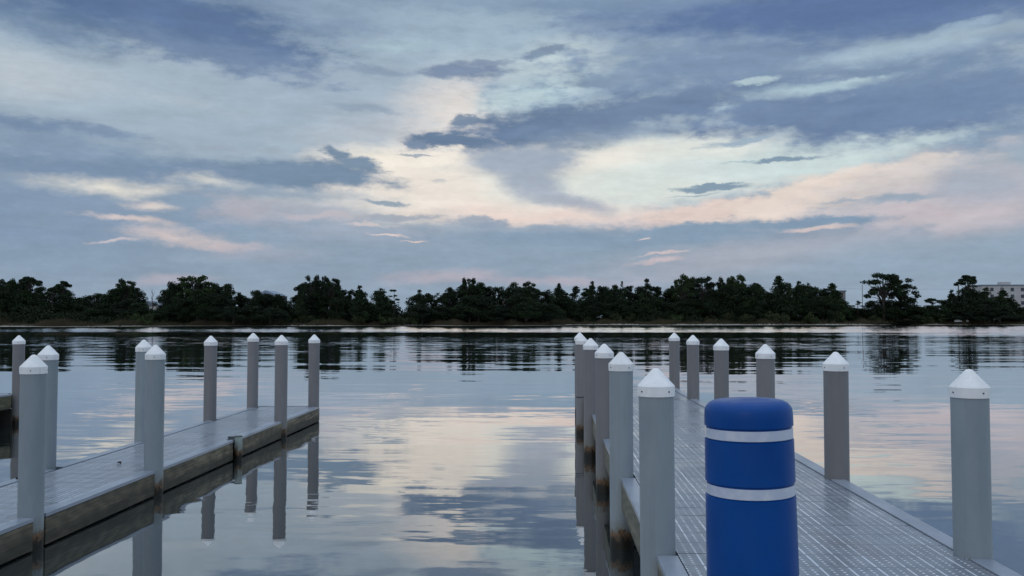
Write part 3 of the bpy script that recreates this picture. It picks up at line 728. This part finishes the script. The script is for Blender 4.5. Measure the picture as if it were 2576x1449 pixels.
ZL = ['left of the first gap', 'between the first gap and the twin open pines', 'between the twin open pines and the middle gap', 'between the middle gap and the photo centre', 'above the wide dock end', 'left of the louvred building', 'right of the louvred building']
def zone(px):
    for k, b_ in enumerate((376, 760, 1015, 1290, 1670, 2125)):
        if px < b_: return ZL[k]
    return ZL[6]
GM = 'dark trees massed in the tree line across the water'
x = -60.
while x < 2640:
    s_ = sky_y(min(max(x, 0), 2576))
    if not (352 < x < 396 or 975 < x < 1046 or 2105 < x < 2190 or 2290 < x < 2380):
        kind = R.choice(['dense','dense','cone','dense','open'])
        Zb = (258 if x < 700 else 272 if x < 1400 else 308)
        tree(x, s_+3+R.random()*9, 52+R.random()*26, kind, Zb+R.random()*8+6, 'dark tree in the far tree line, '+zone(x), GM)
        tree(x+9, s_+24+R.random()*26, 50+R.random()*30, 'dense', Zb-4+R.random()*6-4, 'dark tree in the far tree line, '+zone(x), GM)
    x += 21+R.random()*5
for x in range(2120, 2400, 24): tree(x, 772+R.random()*6-3 if x < 2180 else 748+R.random()*10 if x<2310 else 764+R.random()*6, 56, 'dense', 306+R.random()*4, 'dark tree in the far tree line, '+zone(x), GM)

# shrubs at the foot of the trees
def shrub_mesh(k):
    c = []; r = []
    for i in range(14):
        a = R.random()*6.28; rad = 1.5*R.random(); c.append((rad*math.cos(a), rad*math.sin(a), .4+1.5*R.random()*(1-rad/2.4))); r.append(.45+.35*R.random())
    return leaf_mesh('shrub_foliage', leaves(c, r, 900, .15, .85), M['bush'])
SH = [shrub_mesh(i) for i in range(4)]
SHX = [(30,255),(85,250),(130,246),(190,246),(240,248),(345,246),(372,244),(455,256),(540,262),(565,262),(600,262),(690,262),(770,262),(840,264),(900,262),(975,262),(1010,262),(1040,264),(1085,268),(1140,272),(1200,274),(1290,276),(1345,278),(1420,300),(1475,298),(1550,298),(1590,298),(1640,298),(1700,296),(1780,296),(1830,296),(1880,296),(1950,296),(2040,298),(2110,300),(2200,304),(2330,305),(2370,305),(2420,306),(2475,305),(2540,306)]
for i, (px, Z) in enumerate(SHX):
    r = ray(px, 799); o = link('shrub', SH[i % 4]); s_ = .9+R.random()*.8
    o.location = (r.x*(Z/r.y), Z, .45); o.scale = (s_*1.5, s_, s_*(1.0+.5*R.random())); o.rotation_euler = (0,0,R.random()*6)
    tag(o, 'rounded green shrub under the far trees, '+zone(px), 'shrub', 'shrubs along the far shore')
# undergrowth mass: a continuous belt of leaves under the trees
def belt(n, size, zfun, d0, d1, mat, name, label, sky_gap=True):
    xs_ = rng.uniform(-190, 190, n); dd = rng.uniform(d0, d1, n)
    c = np.zeros((n,3)); 
    hh = np.array([zfun(a) for a in xs_])
    sy = np.array([shore_y(a) for a in xs_])
    c[:,0] = xs_; c[:,1] = sy+dd; c[:,2] = .4+rng.random(n)**.8*hh*np.minimum(1, (dd-d0+2)/8)
    a = rng.normal(size=(n,3)); a /= np.linalg.norm(a, axis=1)[:,None]
    b = rng.normal(size=(n,3)); b -= (a*b).sum(1)[:,None]*a; b /= np.linalg.norm(b, axis=1)[:,None]
    s = size*(.6+.8*rng.random(n))[:,None]
    v = np.concatenate([c+a*s, c-a*s*.5+b*s*.7, c-a*s*.5-b*s*.7], 1).reshape(-1,3)
    return tag(link(name, leaf_mesh(name, v, mat)), label, 'undergrowth', kind='stuff')
def uh(x): return 3.3+1.0*math.sin(x*.21)+.8*math.sin(x*.53+2)+.5*math.sin(x*1.3)+.35*math.sin(x*2.9)
belt(130000, .36, uh, 4, 26, M['under'], 'undergrowth', 'dark tangled undergrowth below the trees along the far shore')
# marsh grass fringe
n = 60000
gx = rng.uniform(-190, 190, n); gd = rng.uniform(.8, 7, n); gs = np.array([shore_y(a) for a in gx])
keep = rng.random(n) < np.clip(.75+.5*np.sin(gx*.19)+.4*np.sin(gx*.05+1), .15, 1)*np.where((gx > 5) & (gd < 3.0), .25, 1)
gx, gd, gs = gx[keep], gd[keep], gs[keep]; n = len(gx)
hh = (.7+.9*rng.random(n))*(1+.35*np.sin(gx*.37)+.2*np.sin(gx*1.1))
b0 = np.stack([gx, gs+gd, np.full(n, .02)+gd*.05], 1); wv_ = np.stack([np.full(n,.10), np.zeros(n), np.zeros(n)], 1)
tp = b0+np.stack([rng.normal(0,.25,n), rng.normal(0,.2,n), hh], 1)
v = np.concatenate([b0-wv_, b0+wv_, tp], 1).reshape(-1,3)
tag(link('marsh_grass', leaf_mesh('marsh_grass', v, M['reed'])), 'brown marsh grass fringing the far waterline', 'grass', kind='stuff')

# snags, poles, posts
def snag(px, topy, Z, label, bark='bark_pale', spread=1.6, name='dead_tree'):
    tip = at_y(px, topy, Z); h = tip.z-.5; o = empty(name, (tip.x, Z, .5)); tag(o, label, 'tree')
    tb = MB().tube((0,0,0), (.1,0,h*.6), .15, .10, 8).tube((.1,0,h*.6), (0,0,h), .10, .03, 8)
    for k in range(6):
        a = R.random()*6.28; z = h*(.45+.08*k); e = (spread*math.cos(a)*(1-.08*k), spread*math.sin(a)*.6, z+h*.16)
        tb.tube((.05,0,z), (e[0]*.6, e[1]*.6, z+h*.06), .07, .05, 6).tube((e[0]*.6, e[1]*.6, z+h*.06), e, .05, .015, 6)
    tb.build('trunk', M[bark], o)
snag(384, 727, 262, 'bare forked snag standing in the first gap of the tree line', 'bark', .9)
snag(1265, 752, 268, 'leafless bleached tree in front of the dark trees near the photo centre', 'bark_pale', 2.4)
def upole(px, topy, Z, label, r0=.16, arms=True):
    tip = at_y(px, topy, Z); o = empty('utility_pole', (tip.x, Z, .8)); tag(o, label, 'pole')
    MB().tube((0,0,0), (0,0,tip.z-.8), r0, r0*.75, 10).build('shaft', M['polewood'], o)
    if arms: MB().box(-.7,.7,-.05,.05,tip.z-1.5,tip.z-1.38).build('crossarm', M['polewood'], o)
    return tip
t1 = upole(2411, 717, 330, 'brown utility pole left of the pale hotel building', .26, False)
t2 = upole(2169, 717, 340, 'thin utility pole left of the great spreading pine', .14, False)
t3 = upole(2131, 762, 330, 'short dark pole in the gap beside the louvred building end', .22)
for k, (dz_, lab) in enumerate(((-.3,'upper thin power line crossing behind the great spreading pine'), (-6.4,'lower thin power line crossing behind the great spreading pine'))):
    mb = MB(); a = Vector((t2.x-60, 342, t2.z+dz_)); b = Vector((t1.x+70, 331, t1.z+dz_)); N = 16; pv = None
    for i in range(N+1):
        p_ = a.lerp(b, i/N)+Vector((0,0,-1.2*math.sin(math.pi*i/N)))
        if pv is not None: mb.tube(pv, p_, .022, .022, 5, False)
        pv = p_
    tag(mb.build('power_line', M['wire']), lab, 'wire')
for px, lab in ((302,'short dark post in the shallows off the left shore'), (751,'short dark post in the shallows left of the tree line gap')):
    r = ray(px, 799); Y = shore_y(0)*0+ (228 if px < 400 else 250); xx = r.x*Y/r.y
    o = MB().tube((0,0,-.5), (.04,0,.75), .17, .13, 8).tube((.04,0,.70), (.25,.05,.80), .07, .04, 6).build('mooring_post', M['wood_dark']); o.location = (xx, Y, 0); tag(o, lab, 'post')

# ------------------------------------------------------------------ buildings behind the trees
def building(xl, xr, ytop, Y, depth, label, wall, floors, cols, name='building', parapet=True, rz=0.):
    a = at_y(xl, ytop, Y); b = at_y(xr, ytop, Y); o = empty(name, (a.x, Y, .9), rz); tag(o, label, 'building')
    Wd = b.x-a.x; H = a.z-.9
    MB().box(0, Wd, 0, depth, 0, H).build('wall', wall, o)
    if parapet: MB().box(-.25, Wd+.25, -.25, depth+.25, H+.003, H+.55).build('parapet', M['trim'], o)
    fh = 3.1
    for i in range(floors):
        for cx_ in cols:
            z1 = H-.9-i*fh; z0 = z1-1.5
            if z0 < .3: continue
            wn = MB().box(cx_-.75, cx_+.75, -.06, .02, z0, z1).build('window', M['glass'], o)
            MB().box(cx_-.88, cx_+.88, -.09, .0, z0-.14, z0-.003).build('sill', M['trim'], wn)
    return o, Wd, H
o, Wd, H = building(2470, 2680, 719, 420, 16, 'pale grey flat-roofed hotel partly hidden by pines at the right edge', M['plaster'], 4, [4.5+i*4.6 for i in range(8)], 'hotel_building')
MB().box(11.4, 15.6, 5, 9, H+.55, H+2.0).build('roof_penthouse', M['plaster'], o)
for xx in (2.3, 8.9): MB().box(xx-.15, xx+.15, -.2, -.003, 0, H).build('pilaster', M['plaster_warm'], o)
o, Wd, H = building(2086, 2127, 734, 360, 14, 'grey building with a louvred end just left of the right-hand gap', M['plaster_warm'], 3, [2.2], 'house', True)
for i in range(6): MB().box(3.6, 6.1, -.14, -.062, H-2.2-i*1.1, H-1.9-i*1.1).build('louvre', M['trim'], o)
def gable(xl, xr, yridge, yeave, Y, depth, label, name='house', rm='roof'):
    a = at_y(xl, yeave, Y); b = at_y(xr, yeave, Y); rz = at_y(xl, yridge, Y).z; o = empty(name, (a.x, Y, .9)); tag(o, label, 'building')
    Wd = b.x-a.x; H = a.z-.9; Rz = rz-.9
    MB().box(0, Wd, 0, depth, 0, H).build('wall', M['plaster'], o)
    v = [(-.5,-.5,H+.004),(Wd+.5,-.5,H+.004),(Wd+.5,depth+.5,H+.004),(-.5,depth+.5,H+.004),(Wd*.45,-.5,Rz),(Wd*.45,depth+.5,Rz)]
    rf = link('roof', mesh('roof', v, [(0,3,2,1),(0,1,4),(2,3,5),(1,2,5,4),(3,0,4,5)]), M[rm], o)
    for k in range(2):
        wn = MB().box(Wd*(.3+.35*k)-.6, Wd*(.3+.35*k)+.6, -.06, .02, H-2.6, H-1.2).build('window', M['glass'], o)
    return o
gable(642, 700, 730, 744, 520, 18, 'blue-grey roof peak of a distant house showing above the left tree line', rm='roof_far')
gable(1872, 1930, 713, 735, 380, 12, 'grey gabled roof showing between two pines on the right')
gable(352, 396, 757, 768, 330, 10, 'small pale house showing low through the first gap in the tree line')

# white things on the right shore
def on_land(px, Z, z=.75): r = ray(px, 799); return (r.x*Z/r.y, Z, z)
o = empty('beached_boat', on_land(2411, 302.5, 1.0)); tag(o, 'small white upturned boat hull lying in the grass near the right shore', 'boat')
mb = MB(); N = 9; M_ = 7
for i in range(N):
    tt = i/(N-1); xx = -1.3+2.6*tt; hw = .62*math.sin(math.pi*min(1, .22+.70*tt))**.7*(1 if tt < 1 else .05)
    for j in range(M_):
        a = math.pi*j/(M_-1); mb.v.append((xx, hw*math.cos(a), .72*hw/.62*math.sin(a)**.8))
for i in range(N-1):
    for j in range(M_-1): a = i*M_+j; mb.f.append((a, a+M_, a+M_+1, a+1))
mb.f += [tuple(range(M_)), tuple(range((N-1)*M_, N*M_))[::-1]]
mb.build('hull', M['white'], o); MB().box(-1.2,1.1,-.02,.02,.70,.78).build('keel', M['white'], o)
o = MB().lathe([(.05,0),(.3,.08),(.42,.3),(.42,.45),(.3,.68),(.08,.78),(.05,.86)], 16).build('buoy', M['white'], smooth=True); o.location = on_land(2433, 303, .9); tag(o, 'small white buoy lying in the grass right of the upturned boat', 'buoy')
o = empty('bench', on_land(2500, 304, .8)); tag(o, 'long low white bench on the grass below the pale hotel', 'bench')
MB().box(-1.9,1.9,-.25,.25,1.02,1.14).build('seat', M['white'], o)
MB().box(.0,1.9,.22,.28,1.16,1.42).build('backrest', M['white'], o)
for xx in (-1.6,-.05,1.6): MB().box(xx-.06,xx+.06,-.2,.2,0,1.018).build('leg', M['white'], o)

# leaves and twigs blown onto the low left dock
for k, (px, py, lab) in enumerate(((48,1206,'curled dark leaf on the left dock beside the nearest pile'), (60,1300,'dark leaf clump on the left dock at the foot of the nearest pile'), (300,1167,'small dark twig across the left dock near its far edge'), (385,1157,'small dark leaf in the middle of the left dock'))):
    r = ray(px, py); tt = (TL+.004-EYE)/r.z
    vs = []; fs = []; L_ = .075+.02*k; N = 7
    for i in range(N):
        u_ = i/(N-1); wd_ = .022*math.sin(math.pi*min(.97, u_+.06)); x_ = (u_-.5)*L_
        for j, sgn in enumerate((-1, 0, 1)):
            vs.append((x_, sgn*wd_, .004+.018*abs(sgn)+.012*math.sin(u_*3)))
    for i in range(N-1):
        for j in range(2): a = i*3+j; fs.append((a, a+3, a+4, a+1))
    o = link('fallen_leaf', mesh('fallen_leaf', vs, fs), M['bark']); md = o.modifiers.new('thick', 'SOLIDIFY'); md.thickness = .003
    o.location = (r.x*tt, r.y*tt, TL+.003); o.rotation_euler = (0,0,.4+k); tag(o, lab, 'leaf', 'leaves blown onto the left dock')
